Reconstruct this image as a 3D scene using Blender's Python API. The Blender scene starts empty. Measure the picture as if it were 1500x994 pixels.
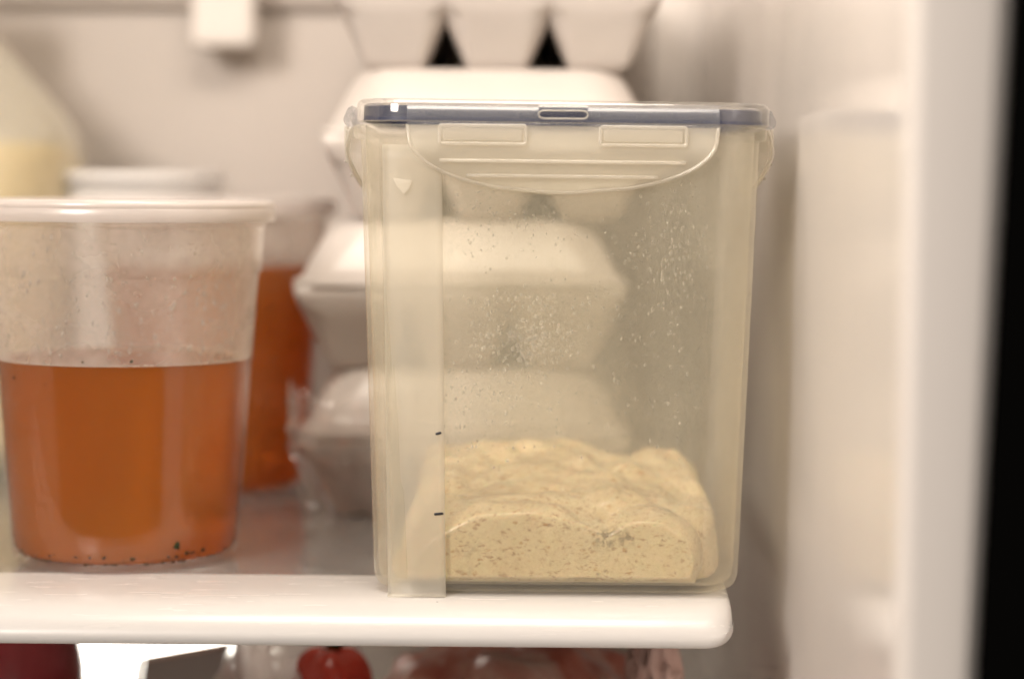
import bpy, math, random
import numpy as np
from mathutils import Matrix, Vector, noise
R = math.radians
PI = math.pi
random.seed(7); np.random.seed(7)
S = bpy.context.scene

# ------------------------------------------------------------------ camera
cam = bpy.data.cameras.new('camera')
cam.sensor_width = 23.6; cam.lens = 50; cam.clip_start = .02; cam.clip_end = 50
camo = bpy.data.objects.new('camera', cam); S.collection.objects.link(camo)
camo.matrix_world = Matrix.Translation((0, -.822, .156)) @ Matrix.Rotation(R(90 - 3.995), 4, 'X') @ Matrix.Rotation(R(.45), 4, 'Z')
cam.dof.use_dof = True; cam.dof.focus_distance = .828; cam.dof.aperture_fstop = 2.2
S.camera = camo
# ------------------------------------------------------------------ world and lamps
w = bpy.data.worlds.new('World'); S.world = w; w.use_nodes = True
w.node_tree.nodes['Background'].inputs[0].default_value = (1, .85, .7, 1)
w.node_tree.nodes['Background'].inputs[1].default_value = .002
def area(name, loc, aim, size, sizey, power, col):
    l = bpy.data.lights.new(name, 'AREA'); l.shape = 'RECTANGLE'; l.size = size; l.size_y = sizey
    l.energy = power; l.color = col
    o = bpy.data.objects.new(name, l); S.collection.objects.link(o); o.location = loc
    o.rotation_euler = (Vector(aim) - Vector(loc)).to_track_quat('-Z', 'Y').to_euler()
    return o
area('fridge_ceiling_lamp', (-.05, -.15, .60), (-.01, .02, 0), .34, .16, 3.1, (1, .89, .765))
area('kitchen_ceiling_lamp', (-1.05, -1.7, .95), (0, 0, .1), .6, .6, 42, (1, .90, .81))
S.view_settings.view_transform = 'Standard'; S.view_settings.look = 'None'
S.view_settings.exposure = .13; S.view_settings.gamma = 1
S.render.engine = 'CYCLES'
cy = S.cycles
cy.use_denoising = True
cy.max_bounces = 8; cy.diffuse_bounces = 4; cy.glossy_bounces = 3; cy.transmission_bounces = 6
cy.use_adaptive_sampling = True; cy.adaptive_threshold = .05; cy.adaptive_min_samples = 20
cy.transparent_max_bounces = 28; cy.sample_clamp_indirect = 6; cy.blur_glossy = .3
cy.caustics_reflective = False; cy.caustics_refractive = True

# ------------------------------------------------------------------ materials
class NT:
    def __init__(s, name):
        s.m = bpy.data.materials.new(name); s.m.use_nodes = True
        s.t = s.m.node_tree; s.t.nodes.clear()
        s.out = s.t.nodes.new('ShaderNodeOutputMaterial')
    def n(s, typ, ins=None, **props):
        nd = s.t.nodes.new('ShaderNode' + typ)
        for k, v in props.items(): setattr(nd, k, v)
        for k, v in (ins or {}).items():
            if isinstance(v, bpy.types.NodeSocket): s.t.links.new(v, nd.inputs[k])
            else:
                if isinstance(v, tuple) and len(v) == 3 and nd.inputs[k].type == 'RGBA': v = v + (1,)
                nd.inputs[k].default_value = v
        return nd
    def coord(s, scale=(1, 1, 1)):
        tc = s.n('TexCoord'); mp = s.n('Mapping', {'Vector': tc.outputs['Object'], 'Scale': scale}); return mp.outputs[0]
    def noise(s, scale, detail=3, rough=.5, co=None, dist=0):
        return s.n('TexNoise', {'Vector': co or s.coord(), 'Scale': scale, 'Detail': detail, 'Roughness': rough, 'Distortion': dist}).outputs[0]
    def ramp(s, fac, stops):
        r = s.n('ValToRGB', {'Fac': fac}); e = r.color_ramp.elements
        while len(e) < len(stops): e.new(.5)
        for el, (p, c) in zip(e, stops):
            el.position = p; el.color = c + (1,) if len(c) == 3 else c
        return r.outputs[0]
    def math(s, op, a, b=None, c=None):
        nd = s.n('Math', operation=op)
        for i, v in enumerate((a, b, c)):
            if v is None: continue
            if isinstance(v, bpy.types.NodeSocket): s.t.links.new(v, nd.inputs[i])
            else: nd.inputs[i].default_value = v
        return nd.outputs[0]
    def bump(s, h, strength=.3, dist=.001):
        return s.n('Bump', {'Height': h, 'Strength': strength, 'Distance': dist}).outputs[0]
    def mix(s, f, a, b):
        nd = s.n('MixShader')
        for i, v in enumerate((f, a, b)):
            if isinstance(v, bpy.types.NodeSocket): s.t.links.new(v, nd.inputs[i])
            else: nd.inputs[i].default_value = v
        return nd.outputs[0]
    def mixc(s, f, a, b, mode='MIX'):
        nd = s.n('MixRGB', {'Fac': f, 'Color1': a, 'Color2': b}, blend_type=mode); return nd.outputs[0]
    def schlick(s, f0, mul=1.0, normal=None):
        lw = s.n('LayerWeight', {'Blend': .5})
        if normal is not None: s.t.links.new(normal, lw.inputs['Normal'])
        p = s.math('POWER', lw.outputs['Facing'], 5.0)
        return s.math('MULTIPLY_ADD', p, (1 - f0) * mul, f0)
    def done(s, sh):
        s.t.links.new(sh, s.out.inputs['Surface']); return s.m

def opaque(name, col, rough=.4, var=.06, scale=30, bump=.0, bscale=200, spec=.5, sss=0, coat=0):
    t = NT(name)
    f = t.noise(scale, 2)
    c2 = tuple(max(0, c * (1 - var)) for c in col); c1 = tuple(min(1, c * (1 + var)) for c in col)
    c = t.ramp(f, [(0, c2), (1, c1)])
    rr = t.math('MULTIPLY_ADD', f, .16, rough - .08)
    ins = {'Base Color': c, 'Roughness': rr, 'Specular IOR Level': spec, 'Coat Weight': coat}
    if sss: ins['Subsurface Weight'] = sss; ins['Subsurface Scale'] = .004
    if bump: ins['Normal'] = t.bump(t.noise(bscale, 2), bump, .0006)
    return t.done(t.n('BsdfPrincipled', ins).outputs[0])

def clear(name, tint, veil, veilcol, rough=.08, f0=.04, fres=.8, bump=0, bscale=300, streak=(1, 1, 1), trans=.5, wet_sheen=0, veil_var=.35, edge=1.6):
    """thin milky plastic or glass: lets light straight through, scatters a little of it, reflects at grazing angles"""
    t = NT(name)
    nrm = None
    if bump:
        nrm = t.bump(t.noise(bscale, 2, .6, t.coord(streak)), bump, .0006)
    vi = {'Color': veilcol}
    gi = {'Color': (1, 1, 1), 'Roughness': rough}
    if nrm is not None: gi['Normal'] = nrm
    dif = t.n('BsdfDiffuse', vi).outputs[0]; tra = t.n('BsdfTranslucent', vi).outputs[0]
    scat = t.mix(trans, dif, tra)
    tr = t.n('BsdfTransparent', {'Color': tint}).outputs[0]
    lw = t.n('LayerWeight', {'Blend': .5}).outputs['Facing']
    v = t.math('MULTIPLY_ADD', t.math('POWER', lw, 3.0), veil * edge, veil)
    if wet_sheen:   # drifts of fine condensation; on the shelf glass, reflection streaks put into the colour
        m = t.n('MapRange', {'Value': t.noise(26, 3, .65, t.coord(streak)), 'From Min': .5, 'From Max': .68}).outputs[0]
        v = t.math('MULTIPLY_ADD', m, wet_sheen, v)
    v = t.math('MINIMUM', v, .97)
    body = t.mix(v, tr, scat)
    return t.done(t.mix(t.schlick(f0, fres, nrm), body, t.n('BsdfGlossy', gi).outputs[0]))

M = {}
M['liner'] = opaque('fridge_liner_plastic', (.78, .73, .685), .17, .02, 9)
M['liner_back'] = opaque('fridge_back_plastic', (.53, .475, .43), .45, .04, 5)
M['flange'] = opaque('fridge_flange_paint', (.60, .565, .505), .40, .03, 9)
def trim_mat():
    t = NT('shelf_trim_plastic')
    sc_ = t.n('MapRange', {'Value': t.noise(300, 2, .6, t.coord((.12, 1, 1))), 'From Min': .64, 'From Max': .74}).outputs[0]
    c = t.mixc(t.math('MULTIPLY', sc_, .22), (.585, .565, .55), (.50, .465, .43))
    return t.done(t.n('BsdfPrincipled', {'Base Color': c, 'Roughness': t.math('MULTIPLY_ADD', sc_, .15, .27)}).outputs[0])
M['trim'] = trim_mat()
M['glass'] = clear('shelf_glass', (.74, .75, .74), .16, (.62, .60, .58), .08, .045, 1, .25, 60, (1, .35, 1), .3, .22)  # grey veil and streaks paint blurred reflections into the glass colour
M['box'] = clear('box_plastic', (.998, .991, .962), .118, (.99, .945, .80), .07, .04, .55, 0, 300, (1, 1, 1), .5)
M['box_in'] = clear('box_plastic_fogged_inside', (.998, .991, .962), .108, (.99, .945, .80), .16, .05, .55, .5, 420, (1, 1, .6), .5, .13)
M['lid'] = clear('lid_plastic', (.98, .978, .97), .06, (.92, .89, .83), .06, .05, .9)
M['latch'] = clear('latch_plastic', (.98, .97, .95), .32, (.97, .93, .84), .14, .06, .9)
M['hinge'] = clear('hinge_plastic', (.96, .96, .96), .10, (.62, .64, .70), .24, .055, .8)
M['gasket'] = opaque('blue_silicone_gasket', (.015, .023, .070), .45, .1, 60)
M['tape'] = clear('matte_tape', (.985, .975, .95), .26, (.97, .93, .84), .5, .03, .3, .12, 1500, (1, 1, 1), .5, 0, .08)
M['pen'] = opaque('black_pen_ink', (.012, .012, .02), .5)
M['cup'] = clear('cup_plastic', (.99, .98, .965), .09, (.97, .91, .86), .14, .05, .7)
M['cup_wet'] = clear('cup_plastic_against_broth', (.995, .99, .985), .012, (.93, .86, .80), .14, .02, .5)
M['cup_in'] = clear('cup_plastic_fogged_inside', (.99, .98, .965), .24, (.96, .89, .83), .16, .05, .6, .5, 600, (1, 1, 1), .5, .25)
M['cup_lid'] = clear('cup_lid_plastic', (.97, .96, .95), .55, (.93, .88, .85), .25, .05, .6, 0, 300, (1, 1, 1), .5)
M['foam'] = opaque('white_foam', (.76, .725, .69), .30, .03, 40)
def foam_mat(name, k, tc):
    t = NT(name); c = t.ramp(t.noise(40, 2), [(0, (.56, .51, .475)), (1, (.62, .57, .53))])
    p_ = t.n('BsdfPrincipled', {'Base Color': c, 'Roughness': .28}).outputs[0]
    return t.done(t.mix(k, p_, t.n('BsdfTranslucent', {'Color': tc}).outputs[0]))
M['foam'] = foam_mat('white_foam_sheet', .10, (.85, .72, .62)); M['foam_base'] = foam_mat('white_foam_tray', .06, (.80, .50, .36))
M['jug'] = clear('jug_plastic', (.985, .985, .97), .36, (.98, .98, .95), .25, .05, .6, edge=.5)
M['milk'] = opaque('pale_yellow_drink', (.84, .62, .16), .3, .08, 8, 0, 100, .4)
M['tubwhite'] = opaque('white_tub_plastic', (.86, .84, .82), .35, .02)
M['cap'] = opaque('jug_cap_plastic', (.75, .74, .72), .4)

def broth_mat():
    t = NT('cloudy_broth')
    co = t.coord((1, 1, .5))
    c = t.ramp(t.noise(16, 4, .5, co), [(.3, (.66, .235, .026)), (.75, (.78, .315, .042))])
    dif = t.n('BsdfDiffuse', {'Color': c}).outputs[0]; tra = t.n('BsdfTranslucent', {'Color': c}).outputs[0]
    sc = t.mix(.6, dif, tra)
    rf = t.n('BsdfRefraction', {'Color': (.86, .38, .045), 'IOR': 1.33, 'Roughness': .22}).outputs[0]
    b = t.mix(.44, sc, rf)
    return t.done(t.mix(t.schlick(.03, .7), b, t.n('BsdfGlossy', {'Roughness': .08}).outputs[0]))
M['broth'] = broth_mat()
M['bubble'] = clear('bubble_film', (.99, .97, .94), .55, (.97, .82, .66), .05, .06, .9)
M['drop'] = clear('water_drop', (.99, .985, .97), .20, (.99, .96, .90), .04, .07, 1)
M['herb'] = opaque('green_herb', (.028, .034, .010), .6, .3, 300, spec=0)
M['herb_brown'] = opaque('brown_sediment', (.085, .045, .015), .6, .3, 300, spec=0)

def dough_mat():
    t = NT('rye_dough')
    base = t.ramp(t.noise(38, 5, .6), [(.3, (.63, .505, .315)), (.7, (.75, .63, .42))])
    c = base
    # bran flecks: ragged stretched islands of noise at several angles and sizes
    for ang, sc_, lo, k_, col in ((.5, 330, .618, .6, (.33, .19, .09)), (-.7, 420, .632, .6, (.26, .15, .08)), (1.3, 260, .63, .65, (.42, .22, .07)), (2.2, 700, .625, .65, (.27, .17, .10))):
        mp = t.n('Mapping', {'Vector': t.n('TexCoord').outputs['Object'], 'Rotation': (.3, ang, .2), 'Scale': (1, 1, 1.7), 'Location': (ang, sc_ * .01, 0)}).outputs[0]
        on = t.n('MapRange', {'Value': t.noise(sc_, 3, .6, mp), 'From Min': lo, 'From Max': lo + .035}).outputs[0]
        c = t.mixc(t.math('MULTIPLY', on, k_), c, col)
    # a few grey-green seedy patches
    tc = t.n('TexCoord').outputs['Object']
    for (x, y, z, r, k) in ((.0190, -.0585, .0225, .0070, .85), (.0270, -.0585, .0218, .0045, .7), (.042, -.044, .030, .007, .6), (-.033, -.0565, .0165, .0045, .6), (-.035, -.056, .008, .005, .4)):
        dd = t.n('VectorMath', {0: tc, 1: (x, y, z)}, operation='DISTANCE').outputs['Value']
        near = t.n('MapRange', {'Value': dd, 'From Min': r, 'From Max': r * .2}).outputs[0]
        gr = t.n('MapRange', {'Value': t.noise(520, 4, .65), 'From Min': .42, 'From Max': .56}).outputs[0]
        c = t.mixc(t.math('MULTIPLY', t.math('MULTIPLY', near, gr), k), c, (.12, .095, .05))
    b = t.bump(t.math('ADD', t.noise(240, 5, .6), t.math('MULTIPLY', t.noise(700, 3), .5)), 0.22, .0012)
    p = t.n('BsdfPrincipled', {'Base Color': c, 'Roughness': .36, 'Subsurface Weight': .25, 'Subsurface Scale': .003, 'Normal': b, 'Coat Weight': .6, 'Coat Roughness': .14})
    return t.done(p.outputs[0])
M['dough'] = dough_mat()

# ------------------------------------------------------------------ mesh helpers
def link(o): S.collection.objects.link(o); return o
def mesh(name, v, f, mat, parent=None, smooth=True, loc=None):
    me = bpy.data.meshes.new(name); me.from_pydata([tuple(p) for p in v], [], [tuple(q) for q in f]); me.update()
    if smooth: me.polygons.foreach_set('use_smooth', [True] * len(me.polygons))
    if mat: me.materials.append(M[mat] if isinstance(mat, str) else mat)
    o = link(bpy.data.objects.new(name, me)); o.parent = parent
    if loc: o.location = loc
    return o
def thing(name, label, cat, loc=(0, 0, 0), rz=0, group=None):
    o = link(bpy.data.objects.new(name, None)); o.empty_display_size = .02
    o.location = loc; o.rotation_euler = (0, 0, rz); o['label'] = label; o['category'] = cat
    if group: o['group'] = group
    return o
def tag(o, label, cat, group=None):
    o['label'] = label; o['category'] = cat
    if group: o['group'] = group
    return o
def structure(o): o['kind'] = 'structure'; return o
class B:
    def __init__(s): s.v = []; s.f = []
    def add(s, v, f):
        k = len(s.v); s.v += [tuple(p) for p in v]; s.f += [tuple(i + k for i in q) for q in f]; return s
def lathe(prof, n=72, close_ends=False):
    """prof: list of (r, z); r == 0 becomes a pole"""
    v = []; f = []; rows = []
    for r, z in prof:
        if r < 1e-7: rows.append([len(v)]); v.append((0, 0, z))
        else:
            rows.append(list(range(len(v), len(v) + n)))
            v += [(r * math.cos(2 * PI * i / n), r * math.sin(2 * PI * i / n), z) for i in range(n)]
    for a, b in zip(rows, rows[1:]):
        for i in range(n):
            j = (i + 1) % n
            if len(a) == 1 and len(b) == 1: continue
            if len(a) == 1: f.append((a[0], b[j], b[i]))
            elif len(b) == 1: f.append((a[i], a[j], b[0]))
            else: f.append((a[i], a[j], b[j], b[i]))
    return v, f
def rr(hw, hd, r, n=8):
    """rounded rectangle, counter-clockwise"""
    p = []
    for cx, cy, a0 in ((hw - r, -hd + r, -90), (hw - r, hd - r, 0), (-hw + r, hd - r, 90), (-hw + r, -hd + r, 180)):
        for i in range(n + 1):
            a = R(a0 + 90 * i / n); p.append((cx + r * math.cos(a), cy + r * math.sin(a)))
    return p
def loft(secs, n=8, cap0=True, cap1=True, closed=False):
    """secs: (z, hw, hd, r)"""
    v = []; f = []; rows = []
    for z, hw, hd, r in secs:
        p = rr(hw, hd, r, n); rows.append(range(len(v), len(v) + len(p))); v += [(x, y, z) for x, y in p]
    pr = list(zip(rows, rows[1:])) + ([(rows[-1], rows[0])] if closed else [])
    for a, b in pr:
        m = len(a)
        for i in range(m): f.append((a[i], a[(i + 1) % m], b[(i + 1) % m], b[i]))
    if cap0 and not closed: f.append(tuple(reversed(rows[0])))
    if cap1 and not closed: f.append(tuple(rows[-1]))
    return v, f
def extrude_profile(prof, x0, x1, closed=True):
    """prof: (y, z) loop run along x"""
    n = len(prof); v = [(x0, y, z) for y, z in prof] + [(x1, y, z) for y, z in prof]
    f = [(i, (i + 1) % n, n + (i + 1) % n, n + i) for i in range(n if closed else n - 1)]
    if closed: f += [tuple(range(n - 1, -1, -1)), tuple(range(n, 2 * n))]
    return v, f
def boxv(x0, x1, y0, y1, z0, z1):
    v = [(x, y, z) for z in (z0, z1) for y in (y0, y1) for x in (x0, x1)]
    return v, [(0, 2, 3, 1), (4, 5, 7, 6), (0, 1, 5, 4), (2, 6, 7, 3), (0, 4, 6, 2), (1, 3, 7, 5)]
def bevel(o, wdt=.002, seg=3):
    m = o.modifiers.new('bevel', 'BEVEL'); m.width = wdt; m.segments = seg; m.limit_method = 'ANGLE'; m.angle_limit = R(40)
    return o
def autosmooth(o, ang=35):
    try:
        o.data.set_sharp_from_angle(angle=R(ang))
    except Exception: pass
    return o
def surface_nets(F, org, h):
    """smooth iso-surface of the sampled field F (negative inside)"""
    nx, ny, nz = F.shape
    idx = -np.ones((nx - 1, ny - 1, nz - 1), int)
    c = [F[i:nx - 1 + i, j:ny - 1 + j, k:nz - 1 + k] for i in (0, 1) for j in (0, 1) for k in (0, 1)]
    off = [(i, j, k) for i in (0, 1) for j in (0, 1) for k in (0, 1)]
    acc = np.zeros((nx - 1, ny - 1, nz - 1, 3)); cnt = np.zeros((nx - 1, ny - 1, nz - 1))
    for a in range(8):
        for b in range(a + 1, 8):
            d = np.abs(np.array(off[a]) - np.array(off[b]))
            if d.sum() != 1: continue
            cr = (c[a] < 0) != (c[b] < 0)
            den = np.where(np.abs(c[a] - c[b]) < 1e-12, 1, c[a] - c[b]); t = np.clip(c[a] / den, 0, 1)
            for q in range(3):
                acc[..., q] += np.where(cr, off[a][q] + t * (off[b][q] - off[a][q]), 0)
            cnt += cr
    act = cnt > 0; idx[act] = np.arange(act.sum())
    ijk = np.argwhere(act); P = (ijk + acc[act] / cnt[act][:, None]) * h + np.array(org)
    faces = []
    for ax in range(3):
        sl0 = [slice(None)] * 3; sl1 = [slice(None)] * 3; sl0[ax] = slice(0, -1); sl1[ax] = slice(1, None)
        A = F[tuple(sl0)]; Bq = F[tuple(sl1)]
        u, w_ = [(1, 2), (2, 0), (0, 1)][ax]
        for sgn, msk in ((1, (A < 0) & (Bq >= 0)), (-1, (A >= 0) & (Bq < 0))):
            e = np.argwhere(msk); e = e[(e[:, u] > 0) & (e[:, w_] > 0) & (e[:, u] < F.shape[u] - 1) & (e[:, w_] < F.shape[w_] - 1)]
            if not len(e): continue
            def ix(du, dw):
                q = e.copy(); q[:, u] -= du; q[:, w_] -= dw; return idx[q[:, 0], q[:, 1], q[:, 2]]
            quad = np.stack([ix(1, 1), ix(0, 1), ix(0, 0), ix(1, 0)], 1)
            if sgn < 0: quad = quad[:, ::-1]
            faces.append(quad)
    return P, np.concatenate(faces)
def vnoise(x, y, z, freq, seed):
    """smooth value noise on numpy arrays, -1..1"""
    rs = np.random.RandomState(seed); T = rs.rand(32, 32, 32) * 2 - 1
    q = []
    for a in (x, y, z):
        b = a * freq + 100; i = np.floor(b).astype(int); t = b - i; q.append((i % 32, (i + 1) % 32, t * t * (3 - 2 * t)))
    (x0, x1, tx), (y0, y1, ty), (z0, z1, tz) = q
    l = lambda a, b, t: a + (b - a) * t
    return l(l(l(T[x0, y0, z0], T[x1, y0, z0], tx), l(T[x0, y1, z0], T[x1, y1, z0], tx), ty),
             l(l(T[x0, y0, z1], T[x1, y0, z1], tx), l(T[x0, y1, z1], T[x1, y1, z1], tx), ty), tz)

# ------------------------------------------------------------------ the refrigerator's inside
WX, WY0, WYB = .112, -.203, .484         # right wall, its front edge, back wall
LX, ZT, ZB = -.55, .66, -.36
def wall_plan():
    p = []
    for i in range(9):
        a = R(90 - 90 * i / 8); p.append((WX - .03 + .03 * math.cos(a), WYB - .03 + .03 * math.sin(a)))
    # shallow moulded rib, then the front flange
    p += [(WX, .10), (WX - .0005, .08), (WX - .0005, .02), (WX, .0)]
    p += [(WX, -.185), (WX + .0002, -.193), (WX + .0010, -.1985), (WX + .0028, -.2022), (WX + .005, WY0)]
    p += [(WX + .0256, WY0), (WX + .0291, WY0 + .001), (WX + .0313, WY0 + .004), (WX + .0321, WY0 + .009), (WX + .0321, WY0 + .06)]
    return p
p = wall_plan(); n = len(p)
lean = lambda x, z: x + (max(0, x - WX - .012) / .018 * .032 * (z - .25))
v = [(lean(x, ZB), y, ZB) for x, y in p] + [(lean(x, ZT), y, ZT) for x, y in p]
structure(mesh('side_wall', v, [(i, i + 1, n + i + 1, n + i) for i in range(n - 1)], 'liner'))
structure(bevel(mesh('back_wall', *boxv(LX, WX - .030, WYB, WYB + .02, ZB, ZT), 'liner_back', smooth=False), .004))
structure(mesh('far_side_wall', *boxv(LX - .02, LX, WY0, WYB, ZB, ZT), 'liner', smooth=False))
structure(mesh('ceiling', *boxv(LX - .02, WX + .03, WY0, WYB + .02, ZT, ZT + .02), 'liner', smooth=False))
structure(mesh('compartment_floor', *boxv(LX - .02, WX + .03, WY0, WYB + .02, ZB - .02, ZB), 'liner', smooth=False))

# ------------------------------------------------------------------ shelf
sh = thing('shelf', 'glass refrigerator shelf with a glossy white plastic front trim', 'shelf', (0, 0, 0))
TX1 = .0850
g = bevel(mesh('glass_panel', *boxv(LX + .01, TX1 - .003, .0435, .470, -.0045, -.0004), 'glass', sh, False), .0008, 2)
# trim: cross-section swept along x and rounded back at the right-hand end
prof = [(.044, -.0002), (.016, -.0002), (.004, -.0006), (-.003, -.0016), (-.009, -.0034), (-.0135, -.0064), (-.0165, -.0105),
        (-.0172, -.0125), (-.0174, -.0146), (-.0166, -.0160), (-.014, -.0166), (.044, -.0166)]
b = B(); v = []; cols = []
xs = [LX + .01 + (TX1 - .011 - LX - .01) * i / 30 for i in range(31)]
for x in xs: cols.append([(x, y, z) for y, z in prof])
for i in range(1, 10):                       # vertical rounding of the end
    a = R(90 * i / 9); x = TX1 - .011 + .011 * math.sin(a); pull = .011 * (1 - math.cos(a))
    cols.append([(x, y + pull * (1 if y < .02 else 0), z + (pull * .55 if z < -.0122 else (-pull * .12 if y < .012 else 0))) for y, z in prof])
m = len(prof)
for c in cols: v += c
f = [(i * m + j, (i + 1) * m + j, (i + 1) * m + (j + 1) % m, i * m + (j + 1) % m) for i in range(len(cols) - 1) for j in range(m)]
f += [tuple(range(m - 1, -1, -1)), tuple(range((len(cols) - 1) * m, len(cols) * m))]
tr = mesh('front_trim', v, [tuple(reversed(q)) for q in f], 'trim', sh); autosmooth(tr, 50)
bevel(mesh('side_trim', *boxv(TX1 - .0115, TX1 - .0005, .0445, .470, -.016, -.0006), 'trim', sh, False), .003)
v, f = boxv(-.0004, .0004, -.0003, .0003, 0, .0002)
mesh('crumb', v, f, 'pen', sh, loc=(-.0278, -.003, -.0018))

# ------------------------------------------------------------------ storage box
BX, BY = .0178, .0625
sb = thing('storage_box', 'tall clear plastic food box with blue gasket lid, latches and a tape strip', 'storage box', (BX, BY, .0004))
ZW = .1735                                   # underside of the flange
def half(z):                                 # outer half sizes of the tapering body
    k = z / ZW; return .0708 + .0056 * k, .0605 + .0050 * k
out = []
for z, ins in ((0, .0075), (.0003, .0052), (.0010, .0032), (.0022, .0016), (.0040, .0006), (.0065, 0)):
    hw, hd = half(z); out.append((z, hw - ins, hd - ins, .016 - ins * .6))
for i in range(1, 9):
    z = .0065 + (ZW - .0065) * i / 8; hw, hd = half(z); out.append((z, hw, hd, .016))
hw, hd = half(ZW)
out += [(ZW + .0004, hw + .0022, hd + .0022, .018), (ZW + .0012, hw + .0028, hd + .0028, .0186), (ZW + .0050, hw + .0028, hd + .0028, .0186), (ZW + .0056, hw + .0020, hd + .0020, .018)]
T = .0019
inn = [(ZW + .0056, hw - T, hd - T, .0145)]
for i in range(8, -1, -1):
    z = .0085 + (ZW - .0085) * i / 8; a_, b_ = half(z); inn.append((z, a_ - T, b_ - T, .0145))
for z, ins in ((.0060, .0005), (.0042, .0016), (.0031, .0034), (.0027, .0055)):
    a_, b_ = half(z); inn.append((z, a_ - T - ins, b_ - T - ins, .013 - ins * .5))
v, f = loft(out + inn, 10)
body = mesh('body', v, f, 'box', sb); autosmooth(body, 40)
body.data.materials.append(M['box_in'])
nin = (len(out) - 1) * 44
for pgn in body.data.polygons:
    if pgn.index >= nin: pgn.material_index = 1

# lid
lid = mesh('lid', *loft([
    (.1800, .0762, .0660, .0175), (.1797, .0778, .0676, .0190), (.1803, .0790, .0688, .0200), (.1860, .0790, .0688, .0200), (.1876, .0784, .0682, .0196), (.1884, .0770, .0668, .0185),
    (.1886, .0700, .0598, .0130), (.1880, .0685, .0583, .0120), (.1850, .0680, .0578, .0115), (.1846, .0670, .0568, .0110),
    (.1832, .0670, .0568, .0110), (.1832, .0694, .0592, .0125), (.1858, .0705, .0603, .0130), (.1868, .0750, .0650, .0170), (.1860, .0764, .0664, .0180), (.1830, .0764, .0664, .0180)], 10, closed=True)[0:2], 'lid', sb)
v, f = loft([(.1832, .0670, .0568, .0110), (.1846, .0670, .0568, .0110)], 10)
lidp = mesh('lid_panel', v, f, 'lid', lid); autosmooth(lid, 45); autosmooth(lidp)
gk = mesh('gasket', *loft([(.1802, .0765, .0663, .018), (.1802, .0715, .0612, .014), (.1856, .0715, .0612, .014), (.1860, .0738, .0636, .016), (.1856, .0762, .0660, .018)], 10, closed=True), 'gasket', lid)
autosmooth(gk, 40)
lid.rotation_euler = (0, R(.35), 0)

# latches
def plate(rows, ncol=40, thick=.0013):
    """rows: (z, half width, outward offset); the plate stands along x and faces -y"""
    v = []; f = []; nr = len(rows); w_ = ncol + 1
    for s in (0, 1):
        for z, hw_, o in rows:
            for i in range(w_):
                u = -1 + 2 * i / ncol; v.append((hw_ * u, -o + (thick if s else 0) , z))
    n1 = nr * w_
    for r_ in range(nr - 1):
        for i in range(ncol):
            a = r_ * w_ + i
            f.append((a, a + w_, a + w_ + 1, a + 1)); c = a + n1; f.append((c, c + 1, c + w_ + 1, c + w_))
    edge = [r_ * w_ for r_ in range(nr)] + [(nr - 1) * w_ + i for i in range(1, w_)] + [r_ * w_ + ncol for r_ in range(nr - 2, -1, -1)] + [i for i in range(ncol - 1, 0, -1)]
    m_ = len(edge)
    for i in range(m_):
        a, b_ = edge[i], edge[(i + 1) % m_]; f.append((a, a + n1, b_ + n1, b_))
    return v, f
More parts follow.
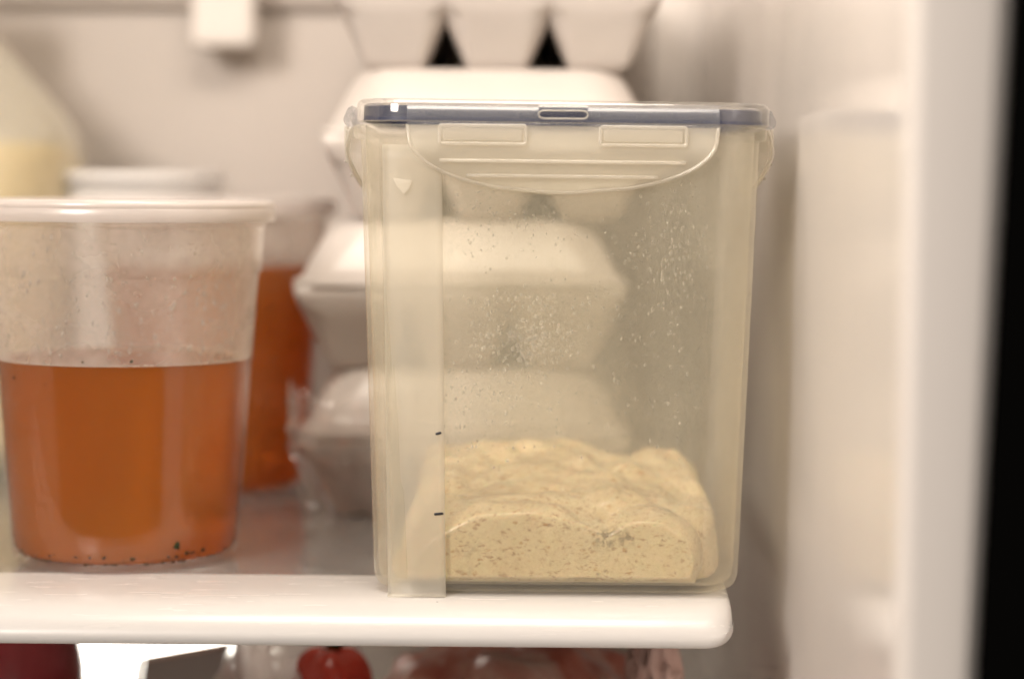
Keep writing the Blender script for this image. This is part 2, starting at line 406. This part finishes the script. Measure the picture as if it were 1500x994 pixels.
def make_latch(W, dist, rz):
    """W: half width of the latch; dist: how far out its plate stands from the box centre"""
    rows = []
    for i in range(15):
        t = i / 14
        z = .1785 - t * .0245
        if t < .16: hw_ = W * (1 - .01 * t / .16)
        else: hw_ = W * .99 * math.sqrt(max(0, 1 - ((t - .16) / .84) ** 2)) ** .92
        o = .0012 + .0022 * math.sin(min(1, t / .45) * PI / 2) - .0058 * max(0, (t - .35) / .65) ** 1.35
        rows.append((z, max(hw_, W * .07), o))
    la = mesh('latch', *plate(rows), 'latch', sb); autosmooth(la, 50)
    la.rotation_euler = (0, 0, rz)
    la.location = Vector((math.sin(rz) * dist, -math.cos(rz) * dist, 0))
    # thick rounded edge that follows the outline
    pts = [(-hw_, -o, z) for z, hw_, o in rows] + [(rows[-1][1] * u, -rows[-1][2], rows[-1][0]) for u in (-.5, 0, .5)] + [(hw_, -o, z) for z, hw_, o in reversed(rows)]
    mesh('rim', *tube(pts, .0007, 6), 'latch', la)
    # living hinge with a slot in the middle
    hz0, hz1, y0, y1 = .1786, .1868, -.0028, -.0008
    xs_ = [-W, -.0092, .0092, W]; zs_ = [hz0, .1816, .1842, hz1]
    bb = B()
    prof_ = [(y1, hz0), (y0 + .0004, hz0), (y0 - .0006, hz0 + .0006), (y0 - .0013, hz0 + .0018), (y0 - .0015, hz0 + .0028), (y0 - .0012, hz0 + .0040), (y0 - .0005, hz0 + .0054), (y0 + .0003, hz1 - .0010), (y1, hz1)]
    bb.add(*extrude_profile(prof_, -W, -.0092)); bb.add(*extrude_profile(prof_, .0092, W))
    lo = [(y1, hz0), (y0 + .0004, hz0), (y0, hz0 + .0006), (y0 - .0005, .1816), (y1, .1816)]
    hi = [(y1, .1842), (y0 - .0005, .1842), (y0 - .0004, hz1 - .002), (y0 + .0006, hz1 - .0004), (y1, hz1)]
    bb.add(*extrude_profile(lo, -.0092, .0092)); bb.add(*extrude_profile(hi, -.0092, .0092))
    h = mesh('hinge', bb.v, bb.f, 'hinge', la); autosmooth(h, 40)
    ring = []
    for i in range(24):
        a = 2 * PI * i / 24; cx = .0068 if math.cos(a) > 0 else -.0068
        ring.append((cx + .0024 * math.cos(a), -.0036, .1829 + .0015 * math.sin(a)))
    mesh('slot_rim', *tube(ring, .0003, 6, True), 'latch', la)
    for sx in (-1, 1):                        # raised catches
        cx = sx * W * .515; cw = W * .275
        lp = [(cx + x, y) for x, y in rr(cw, .0034, .0009, 4)]
        mesh('catch_rim', *tube([(x, -.0040, .1752 + z) for x, z in lp], .0006, 6, True), 'latch', la)
        vv, ff = loft([(0, cw - .0012, .0024, .0008), (.0012, cw - .0014, .0022, .0007)], 4)
        c_ = mesh('catch', [(cx + x, -.0030 - z, .1752 + y) for x, y, z in vv], [tuple(q) for q in ff], 'latch', la)
        autosmooth(c_)
    for zz, o in ((.1655, .0040), (.1600, .0024)):   # moulded ridges
        k = W * math.sqrt(max(.05, 1 - ((.1785 - zz) / .0245 * 1.1 - .1) ** 2)) * .9
        mesh('ridge', *tube([(-k, -o + .0005, zz), (-k * .9, -o, zz), (0, -o, zz), (k * .9, -o, zz), (k, -o + .0005, zz)], .0006, 6), 'latch', la)
    return la
def tube(pts, r, n=8, closed=False):
    P = [Vector(q) for q in pts]; v = []; f = []; m_ = len(P)
    for i, q in enumerate(P):
        a = P[(i - 1) % m_] if (closed or i > 0) else q; b_ = P[(i + 1) % m_] if (closed or i < m_ - 1) else q
        d = (b_ - a).normalized(); up = Vector((0, 1, 0)) if abs(d.y) < .9 else Vector((1, 0, 0))
        s1 = d.cross(up).normalized(); s2 = d.cross(s1)
        for k in range(n):
            an = 2 * PI * k / n; v.append(q + s1 * r * math.cos(an) + s2 * r * math.sin(an))
    for i in range(m_ if closed else m_ - 1):
        j = (i + 1) % m_
        for k in range(n): f.append((i * n + k, j * n + k, j * n + (k + 1) % n, i * n + (k + 1) % n))
    if not closed: f += [tuple(range(n)), tuple(range(m_ * n - 1, (m_ - 1) * n - 1, -1))]
    return v, f
fl = make_latch(.0582, .0692, 0); fl.rotation_euler = (0, R(.2), 0)
make_latch(.042, .0794, PI / 2); make_latch(.042, .0794, -PI / 2); make_latch(.0582, .0692, PI)

# tape strip with two pen marks
tx0, tx1 = -.0672, -.0448
v = []; f = []
zt = [.1715 - .1715 * i / 30 for i in range(31)]
for i, z in enumerate(zt):
    hw, hd = half(z)
    for x in np.linspace(tx0, tx1, 9):
        ax = abs(x) - (hw - .016); cy_ = -hd
        if ax > 0: cy_ = -hd + .016 - math.sqrt(max(0, .016 ** 2 - min(ax, .0155) ** 2))
        fold = .0
        zz = z
        v.append((x - .0015 * (1 - z / ZW) * (-1 if x < 0 else 1) * 1.6, cy_ - .00035, zz))
for x in np.linspace(tx0, tx1, 9):           # loose end hanging past the bottom
    v.append((x + .0040 * 0 + .0024 * (1) , -.0612, -.0010))
f = [(i * 9 + j, (i + 1) * 9 + j, (i + 1) * 9 + j + 1, i * 9 + j + 1) for i in range(31) for j in range(8)]
tp = mesh('tape', v, f, 'tape', sb)
sm = tp.modifiers.new('thickness', 'SOLIDIFY'); sm.thickness = .00012; sm.offset = 1
v = [(-.0630, -.0662, .1590), (-.0560, -.0668, .1580), (-.0568, -.0669, .1552), (-.0590, -.0670, .1530), (-.0616, -.0666, .1560)]
fo = mesh('fold', v, [(0, 4, 3, 2, 1)], 'tape', tp, False); sm = fo.modifiers.new('thickness', 'SOLIDIFY'); sm.thickness = .0003
for z, wd in ((.0622, .0009), (.0312, .0015)):
    hw, hd = half(z)
    vv, ff = loft([(0, wd, .0005, .0004), (.00012, wd * .9, .0004, .0003)], 3)
    xx = tx1 - .0020 + .0024 * (1 - z / ZW) - wd * .3
    mk = mesh('pen_mark', [(x + (.0003 * math.sin(900 * x)), -zq, y + .0002 * math.sin(2000 * x)) for x, y, zq in vv], ff, 'pen', tp, loc=(xx, -hd - .0006, z))

# ------------------------------------------------------------------ dough
h = .0011
xr = np.arange(-.075, .075, h); yr = np.arange(-.066, .066, h); zr = np.arange(-.001, .062, h)
X, Y, Z = np.meshgrid(xr, yr, zr, indexing='ij')
def smin(a, b, k):
    t = np.clip(.5 + .5 * (b - a) / k, 0, 1); return b + (a - b) * t - k * t * (1 - t)
def smax(a, b, k): return -smin(-a, -b, k)
N1 = vnoise(X, Y, Z, 38, 1); N2 = vnoise(X, Y, Z, 95, 2); N3 = vnoise(X, Y, Z, 230, 3)
hh = .0335 + .0105 * np.clip((Y + .035) / .075, 0, 1) - .0040 * np.clip((X - .010) / .045, 0, 1) ** 2 + .0022 * np.exp(-((X + .004) / .03) ** 2)
N4 = vnoise(X, Y, Z, 420, 4)
top = Z - hh - N1 * .0034 - N2 * .0028 - N3 * .0010 - N4 * .0002
qx = np.abs(X - .003) - .0415; qy = np.abs(Y - .009) - .033
lat = np.sqrt(np.maximum(qx, 0) ** 2 + np.maximum(qy, 0) ** 2) + np.minimum(np.maximum(qx, qy), 0) - .0205 - .004 * np.clip(.5 - Z / .04, -.3, .5) + N1 * .002 + N2 * .001
main = smax(top, lat, .012)
def ell(cx, cy_, cz, rx, ry, rz_):
    k = np.sqrt(((X - cx) / rx) ** 2 + ((Y - cy_) / ry) ** 2 + ((Z - cz) / rz_) ** 2); return (k - 1) * min(rx, ry, rz_)
l1 = ell(-.0135, -.040, .0090, .0480, .036, .0255) + N2 * .0010 + N1 * .0012
l2 = ell(.0345, -.041, .0125, .0225, .030, .0190) + N2 * .0009 - N1 * .001
l3 = ell(-.028, -.045, .002, .030, .022, .014) + N2 * .001
D = smin(smin(main, smin(l1, l3, .006), .004), l2, .0012)
car = ell(.0085, -.061, .000, .0125, .009, .0068) + N2 * .0022 + N3 * .0008
D = smax(D, -car, .0015)
D = np.where((X < .029) & (Z < .0185) & (Y < -.0535), np.maximum(D, np.clip(.00075 - .00004 * np.abs(Z - .007) * 1000, 0, 1) * np.clip(.6 + N2, 0, 1) - np.abs(l2 + N2 * .0008)), D)
D = D + N3 * .0003
k = Z / ZW
bound = np.maximum.reduce([np.abs(X) - (.0708 + .0056 * k - T - .0004), np.abs(Y) - (.0605 + .005 * k - T - .0004), .0031 - Z])
cr = .0145; rx_ = np.abs(X) - (.0708 + .0056 * k - T - .0004 - cr); ry_ = np.abs(Y) - (.0605 + .005 * k - T - .0004 - cr)
cor = np.sqrt(np.maximum(rx_, 0) ** 2 + np.maximum(ry_, 0) ** 2) - cr
D = np.maximum(D, np.maximum(bound, np.where((rx_ > 0) & (ry_ > 0), cor, -1)))
D = np.maximum(D, (.0031 + .0035 * np.clip((np.maximum(np.abs(X) - .058, np.abs(Y) - .0495)) / .009, 0, 1) ** 2) - Z)
P, Fc = surface_nets(D, (xr[0], yr[0], zr[0]), h)
dg = mesh('bread_dough', P.tolist(), Fc.tolist(), 'dough', loc=(BX, BY, .0004))
tag(dg, 'lumpy beige bread dough with brown flecks slumped in the clear box', 'dough')

# ------------------------------------------------------------------ condensation on the box
ico = []
def drop_mesh(n_=7, rings=2):
    v = [(0, 0, 1)]; f = []
    for r_ in range(1, rings + 1):
        a = r_ / rings * PI / 2
        v += [(math.sin(a) * math.cos(2 * PI * i / n_), math.sin(a) * math.sin(2 * PI * i / n_), math.cos(a)) for i in range(n_)]
    f += [(0, 1 + i, 1 + (i + 1) % n_) for i in range(n_)]
    for r_ in range(rings - 1):
        for i in range(n_):
            a = 1 + r_ * n_ + i; b_ = 1 + r_ * n_ + (i + 1) % n_; f.append((a, a + n_, b_ + n_, b_))
    f.append(tuple(1 + (rings - 1) * n_ + i for i in range(n_ - 1, -1, -1)))
    return np.array(v), f
DV, DF = drop_mesh()
def add_drop(b_, pos, nrm, r, stretch=1.0, flat=.5):
    nrm = Vector(nrm).normalized(); up = Vector((0, 0, 1)); s1 = nrm.cross(up).normalized(); s2 = s1.cross(nrm)
    if s2.z < 0: s2 = -s2
    ang = random.random() * 6; jx = .8 + .4 * random.random()
    v = []
    for x, y, z in DV:
        v.append(Vector(pos) + s1 * x * r * jx + s2 * y * r * stretch + nrm * (z * r * flat - .00002))
    b_.add(v, DF)
def box_wall(front, x, z):
    hw, hd = half(z); return (x, (-hd + T) if front else (hd - T), z), ((0, 1, 0) if front else (0, -1, 0))
b = B()
def clustered(n_, cx, cz, sx, sz, r0, r1, front=True, st=1.2):
    for _ in range(n_):
        x = random.gauss(cx, sx); z = random.gauss(cz, sz)
        if abs(x) > .056 or not (.046 < z < .165): continue
        pos, nr = box_wall(front, x, z); add_drop(b, pos, nr, r0 * .9 + (r1 * 1.5 - r0) * random.random() ** 6, st * (.8 + random.random() * .6))
clustered(700, -.014, .096, .010, .007, .00018, .00065)
clustered(560, -.030, .076, .016, .012, .00016, .00050)
clustered(240, -.010, .112, .020, .003, .00016, .00042)
clustered(1300, .042, .132, .011, .017, .00012, .00030, st=1.5)
clustered(150, .030, .085, .004, .022, .00014, .00032, st=2.0)
clustered(90, .045, .075, .008, .010, .0002, .00042, st=1.3)
clustered(160, -.030, .142, .006, .010, .00016, .00042)
clustered(160, -.012, .142, .008, .006, .00016, .0004)
clustered(500, 0, .10, .035, .035, .00014, .00034)
cd = mesh('condensation', b.v, b.f, 'drop', sb); cd['kind'] = 'stuff'

# ------------------------------------------------------------------ deli cups and broth
RB, RT, HC = .0470, .0560, .1500
def r_out(z): return RB + (RT - RB) * z / .118
def make_cup_meshes(fill):
    o = [(0, .0016), (.030, .0014), (.040, .0010), (.0425, .0000), (.0447, .0004), (.0462, .0020), (r_out(.0048), .0048)]
    zz_ = sorted(list(np.linspace(.012, .1185, 8)) + [fill, fill + .0015])
    o += [(r_out(z), z) for z in zz_]
    o += [(r_out(.1185) + .0002, .1192), (r_out(.12) + .0012, .1206), (.0578, .1300), (.0585, .1395), (.0596, .1402), (.0602, .1415), (.0602, .1440), (.0592, .1448), (.0583, .1440)]
    t = .0009
    i_ = [(r - t, z) for r, z in [(.0585, .1385), (.0578, .1300), (r_out(.12) + .0012, .1212), (r_out(.1185) + .0002, .1192)]]
    i_ += [(r_out(z) - t, z) for z in reversed(zz_)]
    i_ += [(r_out(.006) - t, .0056), (.0447, .0034), (.0425, .0026), (.030, .0026), (0, .0026)]
    return lathe(o + i_, 96), len(o)
lidprof = [(0, .1450), (.040, .1450), (.0520, .1449), (.0540, .1462), (.0548, .1490), (.0570, .1500), (.0612, .1500), (.0625, .1492), (.0629, .1476), (.0625, .1466), (.0629, .1458), (.0630, .1424), (.0626, .1412), (.0614, .1412),
           (.0613, .1420), (.0613, .1478), (.0600, .1488), (.0570, .1486), (.0560, .1478), (.0552, .1452), (.0540, .1440), (0, .1440)]
lv, lf = lathe(lidprof, 96)
def make_cup(loc, label, fill, brlabel, drops=True, rz=0):
    (cv, cf), n_out = make_cup_meshes(fill)
    c = thing('deli_cup', label, 'cup', loc, rz, 'round plastic cups of broth')
    bo = mesh('body', cv, cf, 'cup', c); bo.data.materials.append(M['cup_in']); bo.data.materials.append(M['cup_wet']); autosmooth(bo, 40)
    for q in bo.data.polygons:
        if q.center.z < fill: q.material_index = 2
        elif q.vertices[0] > 96 * (n_out - 1): q.material_index = 1
    l = mesh('lid', lv, lf, 'cup_lid', c); autosmooth(l, 45)
    bp = [(0, .0032), (.030, .0032), (.0425, .0033), (.0444, .0041)] + [(r_out(z) - .0012, z) for z in np.linspace(.0066, fill - .0008, 9)]
    bp += [(r_out(fill) - .00115, fill), (r_out(fill) - .0022, fill - .0006), (r_out(fill) - .0045, fill - .0009), (.02, fill - .0009), (0, fill - .0009)]
    br = mesh('broth', *lathe(bp, 96), 'broth', loc=loc); tag(br, brlabel, 'broth', 'amber broth in plastic cups'); autosmooth(br, 50)
    if drops:
        bb = B()
        for _ in range(1500):
            a = random.uniform(PI * 1.02, PI * 1.98); z = fill + .004 + (.136 - fill - .004) * random.random()
            if random.random() > (.35 + .65 * (noise.noise(Vector((a * 4, z * 60, 3))) > -.05)): continue
            r_ = .00020 + .0009 * random.random() ** 4
            if z > .119: r_ *= .8
            rad = (r_out(z) - .0009) if z < .1185 else (.0578 - .0009 + (z - .13) * .07)
            add_drop(bb, (rad * math.cos(a), rad * math.sin(a), z), (-math.cos(a), -math.sin(a), 0), r_, 1.1 + random.random() * .5)
        q = mesh('condensation', bb.v, bb.f, 'drop', c); q['kind'] = 'stuff'
        fb = B()
        for _ in range(1500):                       # bubbly ring where the broth meets the wall
            a = random.uniform(0, 2 * PI); r_ = .0003 + .0009 * random.random() ** 3
            rad = r_out(fill) - .0013 - r_ - .0035 * random.random() ** 3
            vv = [(x * r_ + rad * math.cos(a), y * r_ + rad * math.sin(a), z * r_ * .9 + fill - .0007 + r_ * .1 + (.0008 * random.random() if rad > r_out(fill) - .0022 else 0)) for x, y, z in DV]
            fb.add(vv, DF)
        q = mesh('foam', fb.v, fb.f, 'bubble', br); q['kind'] = 'stuff'
        hb = B()
        for _ in range(260):                        # sediment round the bottom
            a = random.uniform(PI, 2 * PI); rad = .0448 - .0015 * random.random(); z = .0036 + .004 * random.random() ** 2
            rad = r_out(z) - .0011 if z > .006 else .0440 + (z - .0036) * .5
            add_drop(hb, (rad * math.cos(a), rad * math.sin(a), z), (math.cos(a), math.sin(a), 0), .00025 + .0010 * random.random() ** 4, .8, .3)
        q = mesh('sediment', hb.v, hb.f, 'herb_brown', br); q['kind'] = 'stuff'
        for ang, z, s_ in ((R(306), .0105, .0034), (R(262), fill + .002, .0013), (R(283), fill + .0023, .0015), (R(222), fill - .006, .0017), (R(243), fill - .0075, .0009)):
            rad = r_out(z) - .00098
            vv = [Vector((x * s_ * .45, y * s_ * .12, z_ * s_)) for x, y, z_ in DV]
            hq = mesh('herb_leaf', [(p_.x, p_.y, p_.z - s_ * .4) for p_ in vv], DF, 'herb', br, loc=(rad * math.cos(ang), rad * math.sin(ang), z)); hq.rotation_euler = (0, .35, ang + PI / 2)
    return c
make_cup((-.1625, .086, .0), 'round plastic cup of amber broth at the front of the shelf', .0840, 'cloudy orange broth half filling the front round cup')
make_cup((-.1540, .296, .0), 'blurred round cup of broth behind the front cup', .1160, 'dark amber broth in the blurred cup behind', False)

# a white tub behind the cups
tb = thing('white_tub', 'white lidded round tub, mostly hidden behind the broth cups', 'tub', (-.212, .405, 0))
mesh('body', *lathe([(0, 0), (.038, 0), (.040, .002), (.046, .150), (.0475, .152), (.0475, .154), (.044, .154), (.038, .004), (0, .004)], 64), 'tubwhite', tb)
mesh('lid', *lathe([(0, .1618), (.040, .1618), (.0440, .1630), (.0480, .1625), (.0490, .1612), (.0490, .1575), (.0480, .1575), (.0478, .159), (.040, .160), (0, .160)], 64), 'tubwhite', tb)

# ------------------------------------------------------------------ drink jug
jg = thing('milk_jug', 'translucent white jug of pale yellow drink at the left edge', 'jug', (-.3185, .392, 0))
jp = [(z, a, b_, min(a - .0015, max(r_, .058))) for z, a, b_, r_ in [(0, .066, .066, .020), (.002, .071, .071, .022), (.006, .074, .074, .024), (.02, .075, .075, .026), (.168, .075, .075, .026), (.180, .0738, .0738, .028), (.190, .070, .070, .030), (.200, .063, .063, .031), (.222, .044, .044, .030), (.240, .027, .027, .0255), (.248, .021, .021, .0205), (.256, .019, .019, .0185), (.262, .019, .019, .0185)]]
jo = mesh('body', *loft([s_ for s_ in jp] + [(z + (.003 if z < .01 else 0), a - .0015, b_ - .0015, max(.004, r_ - .0016)) for z, a, b_, r_ in reversed(jp)], 8), 'jug', jg); autosmooth(jo, 50)
mesh('cap', *lathe([(0, .274), (.020, .274), (.0215, .272), (.0215, .256), (.0200, .256)], 40), 'cap', jg)
jm = [(.006, .066, .066, .054), (.010, .070, .070, .055), (.022, .0728, .0728, .056), (.168, .0728, .0728, .056), (.1785, .0716, .0716, .055)]
tag(mesh('pale_drink', *loft(jm, 8), 'milk', loc=(-.3185, .392, 0)), 'pale yellow milky drink filling the jug to its shoulder', 'drink')

# ------------------------------------------------------------------ egg cartons
CW, CL, CB, CP = .0790, .146, .0385, .0705         # half width, half length, base height, stacking pitch
def carton_lid():
    t = .0022
    o = [(CB + .000, CW - .0012, CL - .0012, .012), (CB + .0004, CW, CL, .013), (CB + .0026, CW, CL, .013), (CB + .0034, CW - .0010, CL - .0010, .013), (CB + .0050, CW - .0042, CL - .0042, .014),
         (CB + .0100, CW - .0064, CL - .0064, .016), (CB + .0270, CW - .0150, CL - .0150, .020), (CB + .0300, CW - .0172, CL - .0172, .020), (CB + .0315, CW - .0200, CL - .0200, .020), (CB + .0320, CW - .0240, CL - .0240, .018)]
    i_ = [(CB + .0300, CW - .0240, CL - .0240, .018), (CB + .0270, CW - .0175, CL - .0175, .018), (CB + .010, CW - .0088, CL - .0088, .014), (CB + .003, CW - .006, CL - .006, .012), (CB + .0004, CW - .004, CL - .004, .012)]
    return loft(o + i_, 8, False, False), o[-1], len(o)
def carton_base():
    """moulded tray: three by six cups seen from outside"""
    st = .0012; nx = int(2 * CW / st) // 2 * 2; ny = int(2 * CL / st) // 2 * 2
    xs_ = np.linspace(-CW + .0025, CW - .0025, nx + 1); ys_ = np.linspace(-CL + .0025, CL - .0025, ny + 1)
    X_, Y_ = np.meshgrid(xs_, ys_, indexing='ij')
    px, py = .0485, .0465
    ux = X_ - np.clip(np.round(X_ / px), -1, 1) * px
    kk = np.clip(np.round(Y_ / py - .5), -3, 2) + .5; uy = Y_ - kk * py
    inner_x = np.minimum(np.abs(ux) / (px / 2), 1.6); inner_y = np.minimum(np.abs(uy) / (py / 2), 1.6)
    r_ = (inner_x ** 5 + inner_y ** 5) ** (1 / 5)
    dep = np.interp(r_, [0, .50, .54, .60, 1.0, 1.25, 1.5, 2.4], [1, 1, .98, .91, .36, .18, .10, .04])
    edge = np.minimum(CW - .0025 - np.abs(X_), CL - .0025 - np.abs(Y_))
    lim = np.interp(edge, [0, .0008, .003, .0152, .0175, .020, .03], [0, .10, .30, .93, .985, 1.0, 1.0])
    z = CB * (1 - np.minimum(dep, lim)) + .0002
    v = [(a, b_, c) for a, b_, c in zip(X_.ravel(), Y_.ravel(), z.ravel())]
    m_ = ny + 1
    f = [(i * m_ + j, i * m_ + j + 1, (i + 1) * m_ + j + 1, (i + 1) * m_ + j) for i in range(nx) for j in range(ny)]
    return v, f
(elv, elf), lastsec, nsec = carton_lid()
k0 = (nsec - 1) * 36
elf = elf + [tuple(range(k0, k0 + 36)), tuple(range(k0 + 71, k0 + 35, -1))]
ebv, ebf = carton_base()
c0 = thing('egg_carton', 'white foam egg carton, lowest of the stack, resting on the glass', 'egg carton', (-.0225, .330, 0), 0, 'stacked foam egg cartons')
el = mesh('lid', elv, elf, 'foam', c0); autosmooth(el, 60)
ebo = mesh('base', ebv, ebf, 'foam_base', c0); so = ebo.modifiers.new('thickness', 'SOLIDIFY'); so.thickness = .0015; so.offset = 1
for i, (x, y, a, lab) in enumerate(((-.0232, .331, -.6, 'white foam egg carton, second from the bottom of the stack'), (-.0125, .329, .5, 'white foam egg carton, third up, just behind the box lid'), (-.0085, .333, .2, 'white foam egg carton on top of the stack, cut off by the frame'))):
    r_ = c0.copy(); link(r_); r_.location = (x, y, CP * (i + 1) + .0003); r_.rotation_euler = (0, 0, R(a)); r_['label'] = lab
    for ch in (el, ebo):
        q = ch.copy(); link(q); q.parent = r_
# torn clear wrap hanging on the lowest carton's corner
M['film'] = clear('cling_film', (.985, .975, .97), .09, (.92, .86, .83), .12, .06, .8)
v = []; f = []; nu, nv = 34, 22
for i in range(nu + 1):
    for j in range(nv + 1):
        u = i / nu; t = j / nv
        x = -CW - .0025 + .0022 * math.sin(u * 9 + t * 7) - .003 * (1 - t) * (noise.noise(Vector((u * 5, t * 6, 1))) + .3)
        # around the front left corner: first half along the front, second along the side
        L = .095 * (u - .55)
        if L < 0: px_, py_ = -CW + .004 - L - .002, -CL - .0022
        else: px_, py_ = -CW - .002, -CL + .002 + L
        z = .0015 + .058 * t + .010 * noise.noise(Vector((u * 4, 2, 5))) * t
        ins = .0125 * max(0, 1 - z / .036)
        d = .0024 * (1 - 2 * abs(noise.noise(Vector((u * 6 + t * 3, t * 5, 9))))) + .0012 * (1 - 2 * abs(noise.noise(Vector((u * 15, t * 9 + u * 6, 4)))))
        px_ += (ins + d * .7 - .001) * (1 if True else 0); py_ += ins + d - .001
        v.append((px_ - .0015, py_ - .0012, z))
for i in range(nu):
    for j in range(nv): f.append((i * (nv + 1) + j, (i + 1) * (nv + 1) + j, (i + 1) * (nv + 1) + j + 1, i * (nv + 1) + j + 1))
fm = mesh('torn_wrap', v, f, 'film', c0); so = fm.modifiers.new('thickness', 'SOLIDIFY'); so.thickness = .0001

# ------------------------------------------------------------------ back wall fittings
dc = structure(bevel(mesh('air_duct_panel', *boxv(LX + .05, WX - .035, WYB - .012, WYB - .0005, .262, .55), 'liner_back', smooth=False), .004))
ht = thing('wall_hook', 'white plastic tab hanging on the back wall at the top', 'hook', (-.1690, WYB - .02, .236))
bevel(mesh('tab', *boxv(-.0185, .0185, -.022, .006, 0, .06), 'liner', ht, False), .005)
bevel(mesh('stem', *boxv(-.010, .010, -.012, .0195, .06, .11), 'liner', ht, False), .003)

# ------------------------------------------------------------------ below the shelf
M['maroon'] = opaque('dark_red_skin', (.30, .035, .045), .28, .25, 40, .1, 60, .5, 0, .4)
M['pepper'] = opaque('red_pepper_skin', (.50, .045, .025), .25, .15, 40, 0, 60, .5, 0, .5)
M['meat'] = (lambda t: t.done(t.n('BsdfPrincipled', {'Base Color': t.ramp(t.noise(34, 5, .6, None, .6), [(.28, (.50, .07, .05)), (.48, (.66, .23, .17)), (.68, (.80, .52, .45))]), 'Roughness': .3, 'Coat Weight': .6, 'Coat Roughness': .1}).outputs[0]))(NT('wrapped_meat'))
M['pink'] = opaque('pale_pink_film', (.80, .58, .54), .22, .15, 60, .3, 150)
M['darkbox'] = opaque('dark_card', (.14, .085, .075), .4, .1)
M['cream'] = opaque('cream_card_edge', (.62, .42, .30), .5, .1)
M['orange'] = opaque('orange_sticker', (.66, .25, .03), .4, .1)
M['bag'] = clear('grey_plastic_bag', (.92, .91, .91), .45, (.92, .86, .84), .16, .08, 1, .4, 90, (1, 1, 1), .4)
def em(name, col, st):
    t = NT(name); return t.done(t.n('Emission', {'Color': col, 'Strength': st}).outputs[0])
M['lens'] = em('lit_lamp_lens', (1, .93, .82), 12.0)
ls = structure(bevel(mesh('lower_shelf', *boxv(LX + .01, WX - .012, -.02, .47, -.152, -.146), 'liner', smooth=False), .002))
lp_ = thing('lower_lamp', 'glowing white lamp on the back wall below the shelf', 'lamp', (-.2200, WYB - .001, -.125))
bevel(mesh('lens', *boxv(-.052, .052, -.022, -.004, -.018, .030), 'lens', lp_, False), .006)
bevel(mesh('housing', *boxv(-.058, .058, -.0038, .0005, -.020, .036), 'cap', lp_, False), .002)
def blob(rx, ry, rz_, amp, fr, seed, nu=48, nv=28, dim=0):
    v = []; f = []
    for j in range(nv + 1):
        th = PI * j / nv
        for i in range(nu):
            ph = 2 * PI * i / nu; d = Vector((math.sin(th) * math.cos(ph), math.sin(th) * math.sin(ph), math.cos(th)))
            k_ = 1 + amp * noise.fractal(d * fr + Vector((seed, seed * .7, 0)), 1, 2, 4)
            k_ -= dim * math.exp(-((math.sin(th)) / .35) ** 2) * (d.z > 0)
            v.append((d.x * rx * k_, d.y * ry * k_, d.z * rz_ * k_))
    for j in range(nv):
        for i in range(nu): f.append((j * nu + i, (j + 1) * nu + i, (j + 1) * nu + (i + 1) % nu, j * nu + (i + 1) % nu))
    return v, f
fr_ = thing('red_fruit', 'dark red rounded fruit below the shelf at the left edge', 'fruit', (-.2600, .215, -.1455))
mesh('skin', *[(q[0]) if 0 else q for q in blob(.0540, .0540, .062, .03, 1.2, 3, dim=.12)], 'maroon', fr_, loc=(0, 0, .0605))
mesh('stem', *tube([(0, 0, .112), (.002, 0, .119), (.005, .001, .126)], .0016, 8), 'herb_brown', fr_)
pk = thing('dark_package', 'dark card package with a pale edge, tilted below the shelf', 'package', (-.140, .215, -.1455)); pk.rotation_euler = (0, R(-9), R(8))
bevel(mesh('carton', *boxv(-.028, .020, -.04, .04, .006, .070), 'darkbox', pk, False), .002)
bevel(mesh('carton_edge', *boxv(-.0310, -.0282, -.041, .041, .0675, .0720), 'cream', pk, False), .001)
bevel(mesh('carton_edge', *boxv(-.0280, .0200, .0402, .0430, .0675, .0720), 'cream', pk, False), .001)
pg = thing('plastic_bag', 'crumpled grey translucent plastic bag of peppers below the shelf', 'bag', (-.090, .145, -.1455))
mesh('film', *blob(.036, .045, .058, .12, 2.6, 5), 'bag', pg, loc=(-.008, 0, .060))
for nm, lab, loc, rad in (('red_pepper', 'bright red pepper in the grey bag below the shelf', (-.078, .118, -.0605), .0165), ('red_pepper', 'dull red pepper low inside the grey bag', (-.104, .155, -.115), .022)):
    rp = thing(nm, lab, 'pepper', loc, 0, 'red peppers in the bag')
    v = []; nu, nv = 40, 24; f = []
    for j in range(nv + 1):
        th = PI * j / nv
        for i in range(nu):
            ph = 2 * PI * i / nu; k_ = 1 + .10 * math.cos(4 * ph) * math.sin(th) - .22 * math.exp(-(math.sin(th) / .4) ** 2)
            v.append((rad * k_ * math.sin(th) * math.cos(ph), rad * k_ * math.sin(th) * math.sin(ph), rad * 1.05 * k_ * math.cos(th)))
    for j in range(nv):
        for i in range(nu): f.append((j * nu + i, (j + 1) * nu + i, (j + 1) * nu + (i + 1) % nu, j * nu + (i + 1) % nu))
    mesh('skin', v, f, 'pepper', rp); mesh('stem', *tube([(0, 0, rad * .8), (.002, 0, rad * 1.05), (.004, .002, rad * 1.25)], .003, 8), 'herb', rp)
mt = thing('wrapped_meat', 'lumpy red meat in clear film with an orange sticker below the shelf', 'meat', (.003, .130, -.1455))
mesh('meat', *blob(.066, .075, .054, .16, 2.2, 8, 72, 40), 'meat', mt, loc=(0, 0, .0530))
mesh('sticker', *[q for q in blob(.010, .003, .007, .0, 1, 2, 20, 10)], 'orange', mt, loc=(.008, -.066, .0900))
mesh('film_knot', *blob(.012, .014, .034, .30, 3.0, 11), 'pink', mt, loc=(.058, -.050, .088))
